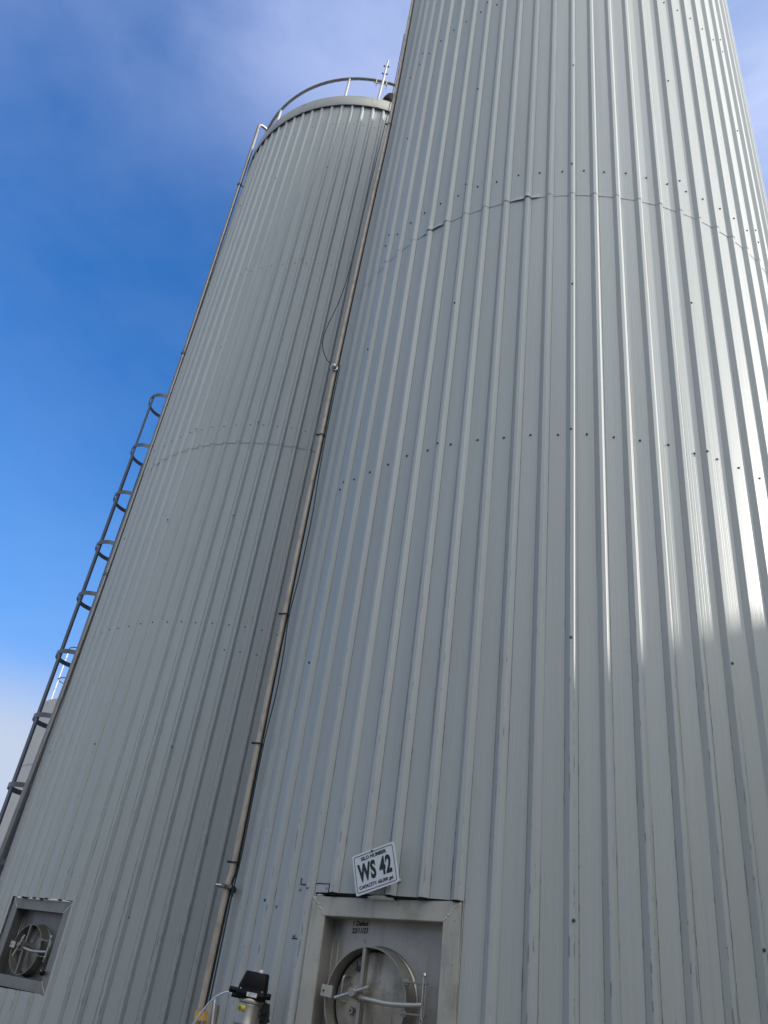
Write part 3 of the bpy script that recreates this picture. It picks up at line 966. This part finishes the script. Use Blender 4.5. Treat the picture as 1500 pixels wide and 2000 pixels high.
# flange on the silo wall and the stub that joins it
Mfl = frame_at(C1, -54.6, RAD + .022, .03 + H)
bm = bmesh.new()
lathe(bm, [(.052, .03), (.052, .022), (.062, .020), (.062, .0), (.090, -.001), (.090, -.020)], 32, Mfl)
lathe(bm, [(.0001, .018), (.05, .018)], 32, Mfl)
angle_smooth(link_mesh("wall_flange", bm, M_NECK, av), 40)
bm = bmesh.new()
tube(bm, [Mfl @ Vector((0, -.06, .02)), Mfl @ Vector((.01, -.10, .05)), Mfl @ Vector((.0, -.24, .06))], .030, 14)
tube(bm, [Mfl @ Vector((0, -.24, .0)), Mfl @ Vector((0, -.24, .20))], .03, 14)
angle_smooth(link_mesh("stub_pipe", bm, M_NECK, av), 50)
bm = bmesh.new()
for k in range(3):
    box(bm, (.03, .018, .05), Mc @ Matrix.Translation((.078 + .006 * k, .01 * k, -.022 - .028 * k)) @ Matrix.Rotation(R_(20 + 15 * k), 4, 'Y'), .003)
tube(bm, [(.09, 0, .0), (.100, 0, -.05), (.092, 0, -.10)], .010, 10, True, Mc)
link_mesh("sensor_plug", bm, M_RUBBER, av)

# air hoses
def hose(pts, label):
    bm = bmesh.new(); tube(bm, spline(pts, 8), .0046, 10)
    return tag(link_mesh("air_hose", bm, M_HOSE, None, True), label, "hose", "white pneumatic hoses")
hp = [Mv @ Vector(p) for p in ((-.296, .004, .03), (-.335, .006, .03), (-.40, -.020, .03), (-.455, -.065, .03), (-.52, -.150, .03), (-.60, -.30, .03), (-.66, -.55, .02))]
hose(hp, "white air hose curving down to the left from the black control head")
bm = bmesh.new()
hose([pp(-.012, .062, .06), pp(-.008, .068, .07), pp(-.03, .072, .08), pp(-.09, .079, .085), pp(-.2, .092, .085), pp(-.5, .11, .08), pp(-1.0, .10, .08)], "short white air hose hanging straight down in front of the beige pipe")

# ------------------------------------------------------------------ pipe standing on the left edge of the left silo
def along(az, d, z): return Vector((math.sin(R_(az)) * d, math.cos(R_(az)) * d, z))
cip = empty("side_pipe", along(-20.2, 8.85, 0), "slim steel pipe along the left edge of the far silo, bent over at its top", "pipe")
DC = 8.95
pts = [along(-20.30, DC, .05), along(-20.28, DC, 1.4 + H - 1), along(-20.12, DC, 1.5 + H), along(-19.95, DC, 2.6 + H), along(-19.84, DC, 4.2 + H), along(-19.84, DC, 6.4 + H), along(-19.88, DC, 7.6 + H), along(-20.08, DC, 9.8 + H), along(-20.22, DC, 11.5 + H), along(-20.33, DC, 12.60 + H)]
tz = 12.73
topb = [along(-20.33, DC, 12.55 + H), along(-20.35, DC, tz + H), along(-19.15, DC + .10, tz + .06 + H), along(-18.2, DC + .35, tz + .02 + H), along(-17.6, DC + .5, 11.9 + H)]
bm = bmesh.new()
tube(bm, spline(pts, 3)[:-1] + fillet(topb, .09, 6), .028, 12)
angle_smooth(link_mesh("pipe", bm, M_CIP, cip), 60)
for z, az in ((11.05, -20.2), (7.35, -19.87), (3.9, -19.86)):
    bm = bmesh.new()
    ctr = along(az, DC, z + H)
    lathe(bm, [(.0285, -.02), (.037, -.018), (.037, .018), (.0285, .02)], 14, Matrix.Translation(ctr), True)
    d = (Vector((C2[0], C2[1], z + H)) - ctr); dn = d.normalized()
    tube(bm, [ctr + dn * .03, ctr + dn * (d.length - 1.99)], .010, 8)
    link_mesh("pipe_clamp", bm, M_CAGE, cip)

# ------------------------------------------------------------------ caged ladder on the left silo
LA = -88.0
Ml = frame_at(C2, LA, 0, 0)
lad = empty("caged_ladder", on(C2, LA, 2.05, 0), "dark steel ladder with safety hoops on the left flank of the far silo", "ladder")
HZ = [.10 + H, .87 + H, 1.61 + H, 2.36 + H, 3.11 + H, 3.86 + H, 4.57 + H, 5.32 + H, 6.09 + H, 6.97 + H]
zt = HZ[-1] + .9
for s in (-1, 1):
    bm = bmesh.new()
    box(bm, (.012, zt - .1, .045), Ml @ Matrix.Translation((s * .19, (zt + .1) / 2, 2.035)))
    link_mesh("rail", bm, M_CAGE, lad)
z = .4
while z < zt - .1:
    bm = bmesh.new()
    tube(bm, [(-.184, z, 2.035), (.184, z, 2.035)], .011, 8, True, Ml)
    link_mesh("rung", bm, M_CAGE, lad)
    z += .28
def hoop_pt(t):
    # U shape: straight arms from the rails, round nose; t in [-1, 1]
    w, d0, d1 = .272, 2.035, 2.362
    a = t * PI / 2
    if abs(t) > .62:
        s = (abs(t) - .62) / .38
        return Vector((math.copysign(w * .985 - .01 * s, t), 0, d1 - .215 - s * (d1 - .215 - d0)))
    a = t / .62 * PI / 2
    return Vector((w * .985 * math.sin(a), 0, d1 - .215 + .215 * math.cos(a)))
for zz in HZ:
    bm = bmesh.new()
    prev = None
    for k in range(41):
        t = -1 + 2 * k / 40
        p = hoop_pt(t)
        q = p.copy(); q.x *= .978; q.z -= .006 if abs(t) < .62 else 0
        ring = [bm.verts.new(Ml @ (Vector((a.x, zz + dy, a.z)))) for a, dy in ((p, -.026), (p, .026), (q, .026), (q, -.026))]
        if prev:
            for j in range(4): bm.faces.new((prev[j], prev[(j + 1) % 4], ring[(j + 1) % 4], ring[j]))
        prev = ring
    link_mesh("hoop", bm, M_CAGE, lad)
for t, z1 in ((.36, HZ[-1]), (-.10, HZ[-2]), (-.45, HZ[-2])):
    p = hoop_pt(t)
    bm = bmesh.new()
    ang_ = -t / .62 * 90
    box(bm, (.045, z1 - HZ[0] + .05, .007), Ml @ Matrix.Translation((p.x * .965, (z1 + HZ[0]) / 2, p.z - .008)) @ Matrix.Rotation(R_(-ang_), 4, 'Y'))
    link_mesh("strap", bm, M_CAGE, lad)

# ------------------------------------------------------------------ distant tank with its own ladder cage
AZT = -21.0
DT, RT = 26.0, 2.2
axis_az = AZT + math.degrees(math.asin(RT / DT))
CT = (math.sin(R_(axis_az)) * DT, math.cos(R_(axis_az)) * DT)
ZT = math.tan(R_(14.45)) * math.sqrt(DT * DT - RT * RT) + H
tank = empty("storage_tank", (CT[0], CT[1], 0), "pale plain tank far behind the left silo, half hidden by the ladder cage", "tank")
bm = bmesh.new()
lathe(bm, [(RT, 0), (RT, ZT - .02), (RT - .02, ZT)], 72, Matrix.Translation((CT[0], CT[1], 0)))
sh = angle_smooth(link_mesh("shell", bm, M_TANK, tank), 40)
bm = bmesh.new()
lathe(bm, [(RT - .02, ZT), (1.0, ZT + .15), (.001, ZT + .22)], 72, Matrix.Translation((CT[0], CT[1], 0)))
angle_smooth(link_mesh("roof", bm, M_TANK, tank), 40)
for zz in (math.tan(R_(10.4)) * 26 + H, math.tan(R_(5.5)) * 26 + H):
    bm = bmesh.new()
    lathe(bm, [(RT + .001, zz - .012), (RT + .006, zz - .01), (RT + .006, zz + .01), (RT + .001, zz + .012)], 72, Matrix.Translation((CT[0], CT[1], 0)), True)
    link_mesh("weld_seam", bm, M_RIM, tank)
# ladder cage standing above its rim
tl = empty("caged_ladder", (CT[0] - 1.3, CT[1] - 1.9, 0), "thin white ladder cage rising above the pale tank in the distance", "ladder")
CA = along(-19.72, 28.6, 0)
for k, zz in enumerate([ZT - 3.6, ZT - 2.4, ZT - 1.2, math.tan(R_(16.25)) * 28.6 + H, math.tan(R_(18.25)) * 28.6 + H]):
    bm = bmesh.new()
    tube(bm, [CA + Vector((.40 * math.cos(a), .40 * math.sin(a), zz)) for a in [2 * PI * j / 32 for j in range(33)]], .020, 8, False)
    link_mesh("hoop", bm, M_CAGE, tl)
ztop = math.tan(R_(18.25)) * 28.6 + H
for a in (195, 300, 60):
    bm = bmesh.new()
    p = CA + Vector((.40 * math.cos(R_(a)), .40 * math.sin(R_(a)), 0))
    tube(bm, [p + Vector((0, 0, ZT - 3.6)), p + Vector((0, 0, ztop + .05))], .026, 8)
    link_mesh("strap", bm, M_WHITE_CAGE, tl)
for s in (-1, 1):
    bm = bmesh.new()
    p = CA + Vector((.26, .22 * s, 0))
    tube(bm, [p + Vector((0, 0, .2)), p + Vector((0, 0, ztop))], .024, 8)
    link_mesh("rail", bm, M_WHITE_CAGE, tl)
